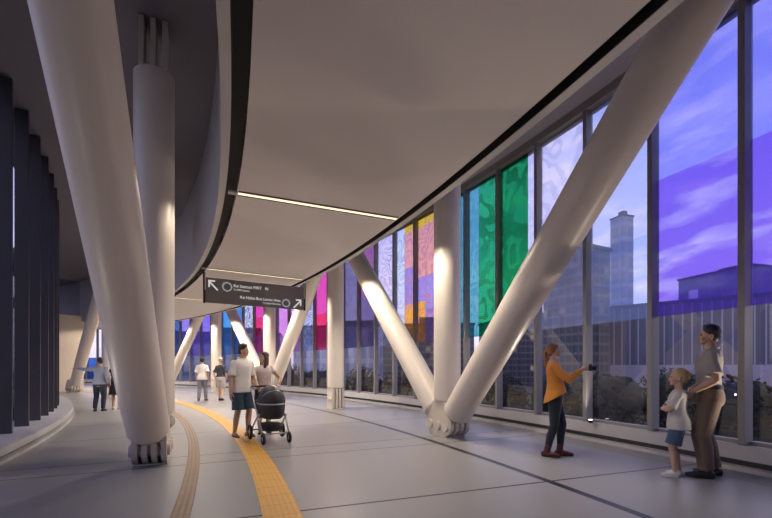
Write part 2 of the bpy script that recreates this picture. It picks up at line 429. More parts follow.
    if st == 'long':
        for s in (1, -1):
            add_cap(bm, hp(s*.040, -.010, .93), .018*H, hp(s*.048, -.006, .84), .021*H, 10); add_cap(bm, hp(s*.048, -.006, .84), .021*H, hp(s*.046, .016, .705), .013*H, 10)
        hell(bm, (0, -.040, .860), (.052, .024, .105), 16); hell(bm, (0, -.046, .775), (.040, .018, .060), 14)
    if st == 'pony':
        add_cap(bm, hp(0, -.060, .935), .016*H, hp(0, -.074, .905), .022*H, 10); add_cap(bm, hp(0, -.074, .905), .022*H, hp(0, -.070, .83), .013*H, 10); add_cap(bm, hp(0, -.070, .83), .013*H, hp(.008, -.078, .79), .006*H, 8)
    remeshed('hair', bm, max(.006, voxel*.9), outfit['hair_mat'], root, 2)
    # --- top
    t = outfit['top']; inf = t.get('inf', .009); hem = t.get('hem', .47); fl = t.get('flare', 1.0); tilt = t.get('tilt', 0.)
    bm = bmesh.new(); zs = [z for z in (.46, .50, .54, .60, .65, .70, .75, .785, .808) if z > hem+.015]
    secs = []
    for z in [hem] + zs:
        k = max(0, (.70-z)/.24); f = 1+(fl-1)*min(1, k); extra = .010*min(1, k*1.5) if not t.get('tucked') else 0.
        q = max(z, .50) if z < .5 else z
        s_ = sec(q, inf+extra, (f, f), tilt*min(1, k)); s_ = (Vector((s_[0].x, s_[0].y, z*H)),) + s_[1:]
        secs.append(s_)
    nz = t.get('neck', .833)
    secs.append(sec(.826, inf*.9)); secs.append(sec(nz, inf*.55))
    add_loft(bm, secs)
    sl = t.get('sleeve', .6); lo = t.get('loose', .010)
    for s in (1, -1):
        if sl <= 0: break
        rr = [.033*fw+.003, .0285*fw+lo, .0235*fw+lo]
        if sl <= 1:
            e = lerp(sh[s], el[s], sl); add_cap(bm, sh[s], rr[0]*H, lerp(sh[s], el[s], sl*.5), (rr[0]*.93)*H, 16)
            add_cyl(bm, lerp(sh[s], el[s], sl*.4), e, rr[0]*.95*H, (rr[1]+.004)*H, 18)
        else:
            m = lerp(sh[s], el[s], .5); add_cap(bm, sh[s], rr[0]*H, m, rr[1]*H, 16); add_cap(bm, m, rr[1]*H, el[s], rr[2]*H, 16)
            e = lerp(el[s], wr[s], sl-1); add_cyl(bm, el[s], e, rr[2]*H, (.0175*fw+lo*.9)*H, 16)
    remeshed(t.get('name', 'shirt'), bm, voxel, t['mat'], root, 3)
    if t.get('collar'):
        bm = bmesh.new(); c = sec(.836, .004)
        for s in (1, -1):
            pts = [Vector((math.sin(a)*c[1]*s, math.cos(a)*c[2], -.006*H*math.cos(a))) + c[0] + Vector((0, 0, .004*H)) for a in [k*PI/8 for k in range(0, 9)]]
            add_tube(bm, pts, .0075*H, 8)
        bm_obj('collar', bm, t['mat'], root, smooth=True)
    # --- bottom
    b = outfit['bottom']; bi = b.get('inf', .010)
    if b['type'] in ('trousers', 'shorts'):
        bm = bmesh.new(); top = b.get('waist', .60)
        add_loft(bm, [sec(z, bi if z < .58 else bi*.7) for z in (.47, .50, .54, .575, top)])
        for s in (1, -1):
            m = lerp(hip[s], kn[s], .5)
            fit = b.get('fit', .012)
            if b['type'] == 'shorts':
                e = lerp(hip[s], kn[s], b.get('len', .85)); add_cap(bm, hip[s]-Vector((0, 0, .01*H)), (.056*hips+.006)*H, m, (.044+fit)*H, 18)
                add_cyl(bm, m, e, (.044+fit)*H, (.040+fit*1.3)*H, 20)
            else:
                e = lerp(kn[s], an[s], b.get('len', .97)); c = lerp(kn[s], an[s], .35)+Vector((0, -.006*H, 0))
                add_cap(bm, hip[s]-Vector((0, 0, .01*H)), (.055*hips+.006)*H, m, (.045+fit*.8)*H, 18); add_cap(bm, m, (.045+fit*.8)*H, kn[s], (.033+fit)*H, 16)
                add_cap(bm, kn[s], (.033+fit)*H, c, (.032+fit)*H, 16); add_cyl(bm, c, e, (.032+fit)*H, (.022+fit*1.15)*H, 18)
        remeshed(b['type'], bm, voxel, b['mat'], root, 3)
    else:
        bm = bmesh.new(); e = b.get('len', .30); top = .61
        secs = [((hipoff*.5+Vector((0, 0, e)))*H, .120*hips*b.get('flare', 1)*H, .098*b.get('flare', 1)*H), ((hipoff+Vector((0, -.004, .42)))*H, .112*hips*H, .086*H)]
        secs += [sec(z, .013) for z in (.50, .54, .575, top)]
        add_loft(bm, secs); remeshed('skirt', bm, voxel, b['mat'], root, 2)
    if outfit.get('belt'):
        bm = bmesh.new(); add_loft(bm, [sec(.578, inf+.006), sec(.602, inf+.005)]); bm_obj('belt', bm, outfit['belt'], root, smooth=False)
        bm = bmesh.new(); c = sec(.590, inf+.007); add_box(bm, c[0]+Vector((0, c[2], 0)), (.024*H, .008*H, .020*H), bev=.001); bm_obj('belt_buckle', bm, M_mull, root)
    # --- shoes
    f = outfit['shoes']
    for s in (1, -1):
        bm = bmesh.new(); a = an[s]; base = max(0., a.z-.045*H)
        def F(y, z): v = a + toe[s]*y*H; v.z = base + z*H; return v
        if f.get('type') == 'sandal':
            for k in (-.018, .0, .018):
                pass
            add_cap(bm, F(-.028, .006), .009*H, F(.09, .006), .009*H, 10); add_cap(bm, F(-.02, .008), .020*H, F(.08, .006), .021*H, 12)
            add_cap(bm, F(.05, .030), .012*H, F(.07, .026), .012*H, 10)
        else:
            add_cap(bm, F(-.026, .024), .0245*H, F(.055, .022), .0235*H, 14); add_cap(bm, F(.055, .020), .0225*H, F(.098, .016), .0165*H, 12)
            add_cap(bm, F(-.010, .035), .024*H, F(.02, .034), .022*H, 12)
            if f.get('type') == 'boot': add_cyl(bm, F(-.006, .03), lerp(an[s], kn[s], .28), .027*H, .030*H, 16)
            # trim flat at the ground
        geom = bm.verts[:]
        for v in geom:
            if v.co.z < base+.001: v.co.z = base+.001
        o = remeshed('boot' if f.get('type') == 'boot' else 'sandal' if f.get('type') == 'sandal' else 'shoe', bm, max(.005, voxel*.8), f['mat'], root, 1)
        bm = bmesh.new()
        for (y0, y1, w) in ((-.045, .03, .022), (.0, .112, .0225)):
            add_box(bm, F((y0+y1)/2, .006), (w*2*H*.92, (y1-y0)*H, .012*H), bev=.004)
        for v in bm.verts:
            rel = v.co - F(0, 0); rx = rel.x; ry = rel.y
        bm2 = bmesh.new(); secs = []
        for z in (0., .012):
            secs.append((F(.033, z), .0235*H, .078*H, 0., math.atan2(-toe[s].x, toe[s].y)))
        add_loft(bm2, secs, 20); bm.free(); bm_obj('sole', bm2, f.get('sole', f['mat']), o)
    return root, dict(wr={k: root.matrix_world @ v for k, v in wr.items()}, H=H, root=root)

HB = surf('hair_black', (.018, .015, .014), .45, var=.3, scale=30.)
HBR = surf('hair_dark_brown', (.055, .030, .020), .4, var=.3, scale=30.)
HGI = surf('hair_ginger', (.36, .155, .055), .4, var=.25, scale=30.)
HBL = surf('hair_blond', (.56, .38, .17), .45, var=.2, scale=30.)
HGR = surf('hair_ash', (.45, .36, .28), .5, var=.2, scale=30.)
DENIM = fabric('blue_denim', (.055, .095, .17)); NAVY = fabric('navy_denim', (.012, .018, .030)); WHITEF = fabric('white_cotton', (.72, .68, .64), .05)
BLACKL = surf('black_leather', (.02, .018, .017), .35)

# man standing by the glass
person('man in grey-tan polo shirt and brown trousers standing behind the boy, hands at his belt', (3.76, 4.83, 0), (-.84, .54), 1.77,
       dict(hair='short', hair_mat=HB, top=dict(name='polo_shirt', mat=fabric('taupe_polo', (.40, .345, .30), .05), sleeve=.78, hem=.575, collar=True, tucked=True, inf=.010, loose=.014),
            bottom=dict(type='trousers', mat=fabric('brown_twill', (.155, .105, .070)), fit=.020, inf=.010), belt=BLACKL, shoes=dict(mat=BLACKL)),
       pose=dict(wr_r=(.105, .095, .560), el_r=(.9, -.8, -.3), hd_r=(-.75, .15, -.55), pn_r=(-.3, -1, 0), th_r=(0, .3, 1), wr_l=(-.105, .095, .560), el_l=(-.9, -.8, -.3), hd_l=(.75, .15, -.55), pn_l=(.3, -1, 0), th_l=(0, .3, 1),
                 an_r=(.058, -.03, .045), an_l=(-.06, .02, .045), bend=(0, .0, 0)), look=(3, 0), skin=M_skin_tan, voxel=.0065)
# boy
person('small blond child in grey T-shirt and denim shorts with crossed arms', (3.42, 4.86, 0), (-.86, .50), 1.21,
       dict(hair='child', hair_mat=HBL, top=dict(name='t_shirt', mat=fabric('pale_grey_tee', (.55, .52, .48), .05), sleeve=.80, hem=.455, flare=1.10, inf=.016, loose=.02),
            bottom=dict(type='shorts', mat=DENIM, len=.86, fit=.022, inf=.014), shoes=dict(mat=fabric('white_canvas', (.75, .72, .68), .04))),
       pose=dict(wr_r=(-.045, .105, .655), el_r=(1, .1, -.6), hd_r=(-1, -.15, .10), pn_r=(0, -1, 0), th_r=(0, .2, 1), wr_l=(.045, .125, .640), el_l=(-1, .1, -.6), hd_l=(1, -.2, .05), pn_l=(0, -1, 0), th_l=(0, .2, 1),
                 an_r=(.05, -.012, .045), an_l=(-.05, .03, .045)), sex='c', look=(4, 2), skin=M_skin, voxel=.006)
# woman with phone
WOM, WJ = person('ginger-haired woman in orange blouse and dark jeans holding out a camera with both arms', (2.40, 5.94, 0), (.92, -.40), 1.62,
       dict(hair='pony', hair_mat=HGI, top=dict(name='blouse', mat=fabric('orange_blouse', (.62, .235, .030), .06), sleeve=1.86, hem=.515, flare=1.22, tilt=.75, inf=.010, loose=.009),
            bottom=dict(type='trousers', mat=NAVY, fit=.004, inf=.006, len=.85), shoes=dict(mat=surf('oxblood_leather', (.085, .022, .018), .35), type='boot')),
       pose=dict(wr_r=(.040, .225, .765), el_r=(.5, 0, -1), hd_r=(-.3, 1, .15), pn_r=(-1, 0, .1), th_r=(0, .1, 1), wr_l=(-.040, .225, .765), el_l=(-.5, 0, -1), hd_l=(.3, 1, .15), pn_l=(1, 0, .1), th_l=(0, .1, 1), curl_r=.75, curl_l=.75,
                 an_r=(.045, -.055, .045), an_l=(-.050, .050, .045), bend=(0, -.012, 0), hips=(0, .015, 0)), sex='f', look=(-2, 2), skin=M_skin, voxel=.0065)
# father
person('man in white short-sleeved shirt and dark blue shorts looking at the long-haired woman', (-2.66, 7.66, 0), (.78, -.62), 1.71,
       dict(hair='short', hair_mat=HB, top=dict(mat=WHITEF, sleeve=.80, hem=.475, collar=True, inf=.008, loose=.012, flare=1.04),
            bottom=dict(type='shorts', mat=fabric('dark_blue_chino', (.025, .055, .095)), len=.92, fit=.018, inf=.012), shoes=dict(mat=BLACKL, type='sandal')),
       pose=dict(wr_r=(.150, .03, .475), wr_l=(-.125, .11, .530), an_r=(.075, -.02, .045), an_l=(-.055, .03, .045), bend=(-.008, 0, 0)), look=(38, -4), skin=M_skin_tan, voxel=.008)
# mother
person('long-haired woman in pale pink top pushing the stroller', (-2.36, 8.02, 0), (.42, -.90), 1.58,
       dict(hair='long', hair_mat=HBR, top=dict(name='top', mat=fabric('pale_pink_top', (.62, .50, .48), .05), sleeve=.35, hem=.54, inf=.010, flare=1.05),
            bottom=dict(type='skirt', mat=fabric('black_skirt', (.02, .02, .026)), len=.30), shoes=dict(mat=BLACKL)),
       pose=dict(wr_r=(.100, .165, .590), wr_l=(-.135, .165, .590), el_r=(1, -.5, -.2), el_l=(-1, -.5, -.2), hd_r=(-.1, 1, .0), hd_l=(.1, 1, .0), pn_r=(0, 0, -1), pn_l=(0, 0, -1), th_r=(-1, 0, 0), th_l=(1, 0, 0), curl_r=.7, curl_l=.7), sex='f', look=(-68, 6), skin=M_skin_tan, voxel=.008)
# walking pair
person('man in white shirt and grey trousers walking away, seen from behind', (-6.93, 15.65, 0), (-.15, .99), 1.66,
       dict(hair='short', hair_mat=HB, top=dict(mat=WHITEF, sleeve=.78, hem=.485, inf=.013, loose=.018, flare=1.05),
            bottom=dict(type='trousers', mat=fabric('grey_trousers', (.19, .19, .22)), fit=.012), shoes=dict(mat=surf('brown_leather', (.12, .07, .045), .4))),
       pose=dict(an_r=(.05, .10, .045), an_l=(-.05, -.10, .06), wr_r=(.14, -.02, .485), wr_l=(-.14, .06, .485)), skin=M_skin_tan, voxel=.010)
person('woman in dark navy shirt and khaki shorts walking away, seen from behind', (-6.26, 15.72, 0), (-.12, .99), 1.64,
       dict(hair='short', hair_mat=HGR, top=dict(mat=fabric('dark_navy_shirt', (.030, .030, .045)), sleeve=.85, hem=.555, inf=.012, loose=.018),
            bottom=dict(type='shorts', mat=fabric('khaki_shorts', (.42, .38, .34)), len=.80, fit=.020, inf=.014), shoes=dict(mat=BLACKL)),
       pose=dict(an_r=(.05, -.09, .06), an_l=(-.05, .09, .045), wr_r=(.11, .07, .53), wr_l=(-.12, .03, .51)), sex='f', skin=M_skin, voxel=.010)
# pointing pair by the inner wall
person('man in grey-blue shirt and dark jeans pointing at the inner wall with outstretched arm', (-8.32, 12.05, 0), (-.20, .98), 1.56,
       dict(hair='short', hair_mat=HB, top=dict(mat=fabric('grey_blue_shirt', (.27, .29, .36)), sleeve=1.8, hem=.50, inf=.012, loose=.014),
            bottom=dict(type='trousers', mat=fabric('dark_jeans', (.022, .030, .055)), fit=.010), shoes=dict(mat=BLACKL)),
       pose=dict(wr_l=(-.43, .06, .80), el_l=(0, 0, -1), hd_l=(-1, .1, .0), pn_l=(0, 0, -1), th_l=(0, 1, 0), curl_l=.15, wr_r=(.15, .05, .52), an_r=(.06, .0, .045), an_l=(-.065, -.03, .045), bend=(.015, 0, 0)), look=(35, 0), skin=M_skin_tan, voxel=.009)
person('woman in short dark dress standing beside the pointing man', (-8.16, 12.55, 0), (-.45, .9), 1.50,
       dict(hair='long', hair_mat=HB, top=dict(name='dress_top', mat=fabric('black_dress', (.022, .022, .030)), sleeve=.3, hem=.52, inf=.010),
            bottom=dict(type='skirt', mat=fabric('black_dress', (.022, .022, .030)), len=.30, flare=1.1), shoes=dict(mat=surf('tan_shoe', (.45, .32, .24), .5))),
       pose=dict(wr_l=(-.14, .05, .49)), sex='f', skin=M_skin, voxel=.009)
# ------------------------------------------------------------------ setting
T0, T1 = 8., 84.
o = ring('floor', 35.4, 46.2, -.35, 0, T0, T1, M_floor); struct(o, 'grey stone ring corridor floor with dark joints')
o = ring('ceiling', 39.33, 41.88, CEIL, CEIL+.12, T0, T1, M_ceil); struct(o, 'smooth pale suspended ceiling band above the walkway')
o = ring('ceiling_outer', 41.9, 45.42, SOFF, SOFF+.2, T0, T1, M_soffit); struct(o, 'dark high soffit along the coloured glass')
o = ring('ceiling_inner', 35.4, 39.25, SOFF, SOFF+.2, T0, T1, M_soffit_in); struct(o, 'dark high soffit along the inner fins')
for i, (R0, R1, z0, z1, m, lab) in enumerate((
        (39.09, 39.18, CEIL, SOFF, M_fascia, 'pale curved fascia edge on the inner side of the ceiling'), (42.0, 42.10, CEIL, SOFF, M_fascia, 'pale curved fascia edge on the outer side of the ceiling'),
        (39.18, 39.33, CEIL+.10, CEIL+.16, M_black, 'black slot between ceiling and inner fascia'), (41.88, 42.0, CEIL+.10, CEIL+.16, M_black, 'black slot between ceiling and outer fascia'),
        (39.33, 39.35, CEIL+.003, CEIL+.10, M_black, 'black slot side on inner edge'), (41.86, 41.88, CEIL+.003, CEIL+.10, M_black, 'black slot side on outer edge'),
        (39.178, 39.19, CEIL+.003, CEIL+.10, M_black, 'black slot lining at inner fascia'), (41.99, 42.002, CEIL+.003, CEIL+.10, M_black, 'black slot lining at outer fascia'))):
    o = ring('trim_%d' % (i+1), R0, R1, z0, z1, T0, T1, m); struct(o, lab)
o = ring('trim_9', 39.43, 39.75, .0, .006, T0, T1, M_yellow); struct(o, 'yellow tactile path strip set along the floor')
o = ring('trim_10', 38.695, 38.85, .0, .006, T0, T1, M_brown); struct(o, 'narrow brown strip set along the floor')
# kerbs under the glass
def baseboard(name, secs, lab):
    r = None
    for nm, R0, R1, z0, z1, m in secs:
        o = ring(nm, R0, R1, z0, z1, T0, T1, m, r)
        if r is None: r = o; struct(o, lab)
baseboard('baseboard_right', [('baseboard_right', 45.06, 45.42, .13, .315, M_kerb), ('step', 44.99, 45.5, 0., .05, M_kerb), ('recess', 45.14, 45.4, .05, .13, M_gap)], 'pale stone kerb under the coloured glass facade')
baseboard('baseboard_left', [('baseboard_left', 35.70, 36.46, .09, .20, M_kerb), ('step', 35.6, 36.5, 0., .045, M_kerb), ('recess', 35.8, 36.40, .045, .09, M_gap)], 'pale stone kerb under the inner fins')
# outer facade: one window per bay, each with its pane and mullion
TH0, DTH = 19.76, 1.514
def mth(k): return TH0 + DTH*k
nwin = 0
M_dimfilm = film_material('film_deep_violet', ((2.0, (.06, .05, .16)),), pattern=.3, pat_col=(.1, .1, .3))
for k in range(-7, 41):
    nwin += 1
    o = ring('window_%d' % nwin, 45.20, 45.212, .315, 5.80, mth(k)+.05, mth(k+1)-.05, M_glass, step=.6); struct(o, 'tall clear pane of the outer facade')
    bm = bmesh.new(); mw = frame_at(45.13, mth(k)-.02); add_box(bm, (0, 0, 3.06), (.16, .078, 5.49), mw, .006); bm_obj('mullion', bm, M_mull, o)
    if k < -1: ring('film', 45.165, 45.172, .36, 5.80, mth(k)+.07, mth(k+1)-.07, M_dimfilm, o, .5)  # unseen dark sheets added to cut sky light on the foreground floor
    bm = bmesh.new(); add_ring(bm, 45.15, 45.27, .315, .36, mth(k)+.06, mth(k+1)-.06, .6); bm_obj('bottom_rail', bm, M_mull, o)
o = ring('trim_11', 45.04, 45.30, 5.80, SOFF, T0, T1, M_mull); struct(o, 'head rail of the outer facade')
# inner facade: deep dark fins in front of grey glass
for k in range(-12, 36):
    nwin += 1
    th = 27.78 + 1.53*k
    o = ring('window_%d' % nwin, 35.93, 35.945, .20, 5.90, th+.05, th+1.48, M_glassin, step=.6); struct(o, 'inner glass pane between dark vertical fins')
    bm = bmesh.new(); mw = frame_at(36.05, th); add_box(bm, (0, 0, 3.07), (.20, .06, 5.74), mw, .004); bm_obj('fin', bm, M_fin, o)
# end wall far left behind the inner fins
bm = bmesh.new(); a, b = P(36.0, 56.3), P(39.2, 56.6); d = (b-a).normalized(); n = Vector((-d.y, d.x, 0))
vs = [bm.verts.new(v) for v in (a, b, b+n*.5, a+n*.5)]; vt = [bm.verts.new(v+Vector((0, 0, 4.05))) for v in (a, b, b+n*.5, a+n*.5)]
bm.faces.new(vs[::-1]); bm.faces.new(vt)
for i in range(4): bm.faces.new((vs[i], vs[(i+1) % 4], vt[(i+1) % 4], vt[i]))
o = bm_obj('wall_far', bm, M_wall); struct(o, 'beige wall at the far end of the inner passage')
bm = bmesh.new(); vs = [bm.verts.new(v+n*.2+Vector((0, 0, z))) for v, z in ((a, 4.05), (b, 4.05), (b, SOFF), (a, SOFF))]; bm.faces.new(vs)
r = bmesh.ops.extrude_face_region(bm, geom=bm.faces[:]); bmesh.ops.translate(bm, verts=[v for v in r['geom'] if isinstance(v, bmesh.types.BMVert)], vec=n*.03)
nwin += 1
o = bm_obj('window_%d' % nwin, bm, M_glassin); struct(o, 'high glass above the beige far wall')

bm = bmesh.new(); a, b = P(35.4, 8.0), P(46.2, 8.0); n = (P(40, 7.5)-P(40, 8)).normalized()*.25  # unseen closure added to keep sky light from the open end off the foreground
vs = [bm.verts.new(v) for v in (a, b, b+n, a+n)]; vt = [bm.verts.new(v+Vector((0, 0, SOFF))) for v in (a, b, b+n, a+n)]
bm.faces.new(vs[::-1]); bm.faces.new(vt)
for i in range(4): bm.faces.new((vs[i], vs[(i+1) % 4], vt[(i+1) % 4], vt[i]))
o = bm_obj('wall_back', bm, M_soffit); struct(o, 'dark end wall behind the viewer')
# ------------------------------------------------------------------ outside
M_ground = surf('dark_ground', (.02, .022, .026), .8, var=.3, scale=.3)
bm = bmesh.new(); bmesh.ops.create_grid(bm, x_segments=8, y_segments=8, size=260, matrix=Matrix.Translation((0, 60, -1.2)))
o = bm_obj('ground', bm, M_ground); struct(o, 'dark ground outside the glass')
FAC = [facade_material('facade_dark', (.10, .10, .12), (.03, .035, .05), (1, .72, .42), .7, .9, .06, .3),
       facade_material('facade_pale', (.40, .42, .52), (.26, .30, .44), (1, .85, .7), 2.2, 3.2, .10, .5),
       facade_material('facade_fins', (.36, .34, .42), (.10, .10, .15), (1, .62, .36), .7, 9.0, .02, .2),
       facade_material('facade_blue', (.16, .20, .34), (.10, .13, .26), (.8, .85, 1), 1.8, 3.0, .14, .6)]
def building(label, x, y, w, d, hgt, rot, mat, z0=-1.2, crown=True):
    mw = Matrix.Translation((x, y, z0)) @ Matrix.Rotation(math.radians(rot), 4, 'Z')
    r = thing('building', label, 'building', mw)
    bm = bmesh.new(); add_box(bm, (0, 0, hgt/2), (w, d, hgt)); bm_obj('tower_block', bm, mat, r)
    bm = bmesh.new(); add_box(bm, (0, 0, hgt+.15), (w+.3, d+.3, .3)); bm_obj('roof', bm, M_gap, r)
    if crown:
        bm = bmesh.new(); add_box(bm, (w*.1, 0, hgt+.9), (w*.4, d*.4, 1.2)); bm_obj('plant_room', bm, M_gap, r)
building('dark glass office block with a few lit windows seen behind the largest leaning strut', 18.3, 40.0, 3.6, 4.6, 13.3, 28, FAC[0])
building('pale blue slender tower behind the light blue film', 50.0, 88.0, 2.8, 3.2, 34, 20, FAC[1])
building('long low block with close vertical fins behind the man and boy', 37, 34.0, 38, 8, 8.3, -42, FAC[2], crown=False)  # stands in for the interior fins mirrored in the lower glass
building('blue tower behind the purple film', 56.0, 66.0, 11, 11, 17, 15, FAC[3])
building('low grey block with lit windows behind the green film', 21.5, 66, 10, 10, 9.5, 10, FAC[0])
building('low dark block seen past the main column below the salmon film', 6.5, 64, 13, 9, 8.5, -6, FAC[0])
building('broad pale block behind the patterned films', -6, 82, 22, 10, 10, -5, FAC[1])
building('dark block beyond the far coloured films', -32, 86, 20, 12, 9, 12, FAC[3])
building('grey tower standing in the inner courtyard behind the fins', -22, 15.0, 8, 8, 14, 35, FAC[1])
# trees outside
M_leaf = [surf('leaf_dark', (.016, .026, .016), .9, var=.5, scale=4., bump=.4), surf('leaf_mid', (.024, .034, .020), .9, var=.5, scale=4., bump=.4)]
M_bark = surf('bark', (.05, .04, .035), .9)
def bush(label, x, y, r, zc, k):
    t = thing('tree', label, 'tree', Matrix.Translation((x, y, -1.2)), 'dark shrubs outside the glass')
    rnd = random.Random(k*13+5)
    bm = bmesh.new()
    for i in range(5):
        a = i*1.26+rnd.random(); add_cyl(bm, (0, 0, 0), (math.cos(a)*r*.4, math.sin(a)*r*.4, zc+1.2), .06, .02, 6)
    bm_obj('trunk', bm, M_bark, t)
    bm = bmesh.new()
    for i in range(8):
        c = Vector((rnd.uniform(-.45, .45)*r, rnd.uniform(-.45, .45)*r, zc+1.2+rnd.uniform(-.5, .4)*r)); q = r*rnd.uniform(.38, .52)
        n0 = len(bm.verts); bmesh.ops.create_icosphere(bm, subdivisions=3, radius=q, matrix=Matrix.Translation(c))
        bm.verts.ensure_lookup_table()
        for v in bm.verts[n0:]: v.co += (v.co-c)*rnd.uniform(-.08, .08)
    for i in range(2200):
        u = Vector((rnd.gauss(0, 1), rnd.gauss(0, 1), rnd.gauss(0, .9))).normalized()*r*rnd.uniform(.60, .96); c = u+Vector((0, 0, zc+1.2))
        q = Quaternion(Vector((rnd.gauss(0, 1), rnd.gauss(0, 1), rnd.gauss(0, 1))).normalized(), rnd.uniform(0, 6))
        L = r*.085; vs = [bm.verts.new(c + q @ Vector(p)) for p in ((-L*.35, 0, 0), (0, L, 0), (L*.35, 0, 0), (0, -L*.5, 0))]
        bm.faces.new(vs)
    bm_obj('crown', bm, M_leaf[k % 2], t)
TREES = [(47.4, 21.6, .95, .3, "dark shrub just outside the glass, directly behind the tall man's back"), (49.5, 24.3, 1.0, .3, 'dark shrub outside between the woman with the camera and the child'),
         (47.6, 25.0, 1.0, .2, 'dark shrub outside just right of the hand-held camera'), (48.2, 27.0, .9, .2, 'dark shrub outside right behind the woman with the camera'), (47.6, 29.0, .9, .2, 'dark shrub outside below the dark green film'),
         (49.5, 32.0, 1.1, .3, 'dark shrub outside half hidden by the lower end of the largest leaning strut'), (47.6, 33.9, .95, .2, 'dark shrub outside below the orange-footed films'), (49.4, 38.5, 1.2, 0, 'dark shrub outside just left of the left arm of the big V'),
         (49.4, 42.0, 1.2, .2, 'dark shrub outside right of the plain round column'), (48.8, 45.9, 1.2, .1, 'dark shrub outside left of the plain round column below the hot pink film'), (49.6, 50.2, 1.3, .2, 'distant dark shrub outside right of the strut behind the couple'),
         (48.9, 20.3, .9, .1, 'dark shrub outside at the right picture edge')]
for i, (R, th, r, zc, lab) in enumerate(TREES):
    p = P(R, th); bush(lab, p.x, p.y, r, zc, i)
# ------------------------------------------------------------------ coloured films on the facade
Wh = (.90, .90, 1.0)
def film(label, k, f0, f1, bands, z1=5.80, z0=2.03, cat='film panel', **kw):
    t0, t1 = lerp(mth(k), mth(k+1), f0), lerp(mth(k), mth(k+1), f1)
    if f0 == 0: t0 += .07
    if f1 == 1: t1 -= .07
    m = film_material('film_%d_%d' % (k+10, int(f0*10)), bands, seed=k+f0, **kw)
    o = ring('film_panel', 45.165, 45.172, z0, z1, t0, t1, m, step=.5)
    return props(o, label, cat, 'printed coloured films on the upper glass')
VIO = ((2.0, (.30, .19, .88)), (4.05, (.40, .42, .98)))
film('violet film at the right picture edge, beyond the last mullion', -1, 0, 1, VIO, pattern=.6, pat_col=(.72, .70, 1), scale=.9, streak=True)
film('large violet-blue film above the man and the child', 0, 0, .97, VIO, pattern=.7, pat_col=(.74, .70, 1), scale=.9, streak=True)
film('pale sky-blue film with white clouds left of the violet one', 1, 0, 1, ((2.0, (.58, .70, 1.0)), (3.3, (.72, .80, 1.0))), pattern=.9, pat_col=(1, 1, 1), scale=.8, streak=True)
film('white and grey patterned film crossed by the largest leaning strut', 2, 0, 1, ((2.0, (.80, .84, 1.0)), (3.5, (1.0, .97, 1.0))), pattern=.7, pat_col=(.60, .58, .72), freq=5, scale=1.8)
film('narrow white film strip right of the dark green film', 3, .0, .26, ((2.0, (.86, .82, .92)),), pattern=.5)
film('dark emerald green film with curling pattern', 3, .26, 1, ((2.0, (.015, .36, .12)),), pattern=.9, pat_col=(.005, .14, .04), scale=1.5, freq=5)
film('brighter green film beside the teal strip', 4, 0, .62, ((2.0, (.03, .48, .20)),), pattern=.8, pat_col=(.015, .24, .08), scale=1.5, freq=5)
film('pale teal film strip at the left of the green films', 4, .62, 1, ((2.0, (.12, .46, .52)),), pattern=.5, pat_col=(.25, .60, .66))
film('teal blue film beside the main vertical column', 5, 0, 1, ((2.0, (.07, .36, .44)),), pattern=.5, pat_col=(.2, .52, .60))
film('salmon pink film with yellow top beside the main vertical column', 6, 0, .6, ((2.0, (.30, .28, .6)), (3.0, (.42, .38, .80)), (4.0, (1.0, .50, .36)), (5.50, (1.0, .72, .02))), pattern=.7, pat_col=(.70, .26, .42))
film('narrow salmon film over an orange foot, left part of its bay', 6, .6, 1, ((2.0, (1.0, .50, .05)), (3.25, (.42, .36, .80)), (4.0, (1.0, .50, .36)), (5.50, (1.0, .72, .02))), pattern=.7, pat_col=(.70, .26, .42))
film('pink film over an orange foot, right half of its bay', 7, 0, .55, ((2.0, (1.0, .50, .05)), (3.25, (.42, .32, .72)), (4.4, (1.0, .48, .42)), (5.50, (1.0, .72, .02))), pattern=.7, pat_col=(.72, .35, .40))
film('white and pale cyan patterned film next to the pink one', 7, .55, 1, ((2.0, (.80, .85, .95)), (4.0, (.78, .92, .95))), pattern=.7, pat_col=(.45, .50, .75))
film('white film with lilac squiggles above the far arm of the big V', 8, 0, 1, ((2.0, (.75, .78, .92)), (3.5, (.85, .82, .95))), pattern=.7, pat_col=(.50, .42, .72))
film('dark plum film with a magenta edge', 9, 0, 1, ((2.0, (.22, .18, .36)), (3.9, (.40, .16, .36))), pattern=.5, pat_col=(.16, .10, .26))
film('deep indigo film behind the top of the far arm', 10, 0, 1, ((2.0, (.26, .24, .40)),), pattern=.5, pat_col=(.12, .12, .26))
film('indigo film beside the plain round column', 11, 0, 1, ((2.0, (.30, .32, .50)),), pattern=.5, pat_col=(.25, .3, .6))
film('hot pink film with red lower half left of the plain round column', 12, 0, 1, ((2.0, (1.0, .03, .18)), (3.62, (1.0, .10, .52))), pattern=.25, pat_col=(1, .35, .65))
film('white tree-patterned film right of the slanting strut behind the sign', 13, 0, 1, ((2.0, (.70, .78, .92)),), pattern=.8, pat_col=(.28, .34, .62))
film('pale magenta film below the right end of the hanging sign', 14, 0, 1, ((2.0, (.80, .35, .80)),), pattern=.5, pat_col=(.9, .65, .95))
film('orchid pink film below the middle of the hanging sign', 15, 0, 1, ((2.0, (.86, .36, .86)),), pattern=.4, pat_col=(.75, .55, .95))
film('lilac film beside the column behind the couple', 16, 0, 1, ((2.0, (.45, .35, .80)),), pattern=.5, pat_col=(.65, .6, .95))
film('magenta film with red middle above the man with the stroller', 17, 0, 1, ((2.0, (.95, .08, .42)), (3.0, (.95, .03, .20)), (4.0, (1.0, .08, .55))), pattern=.25, pat_col=(1, .4, .7))
film('white film with dark tree outlines left of the magenta film', 18, 0, 1, ((2.0, (.72, .80, .92)),), pattern=.9, pat_col=(.14, .18, .34))
film('blue film right of the sky blue one', 19, 0, 1, ((2.0, (.10, .32, .70)),), pattern=.5, pat_col=(.2, .5, .85))
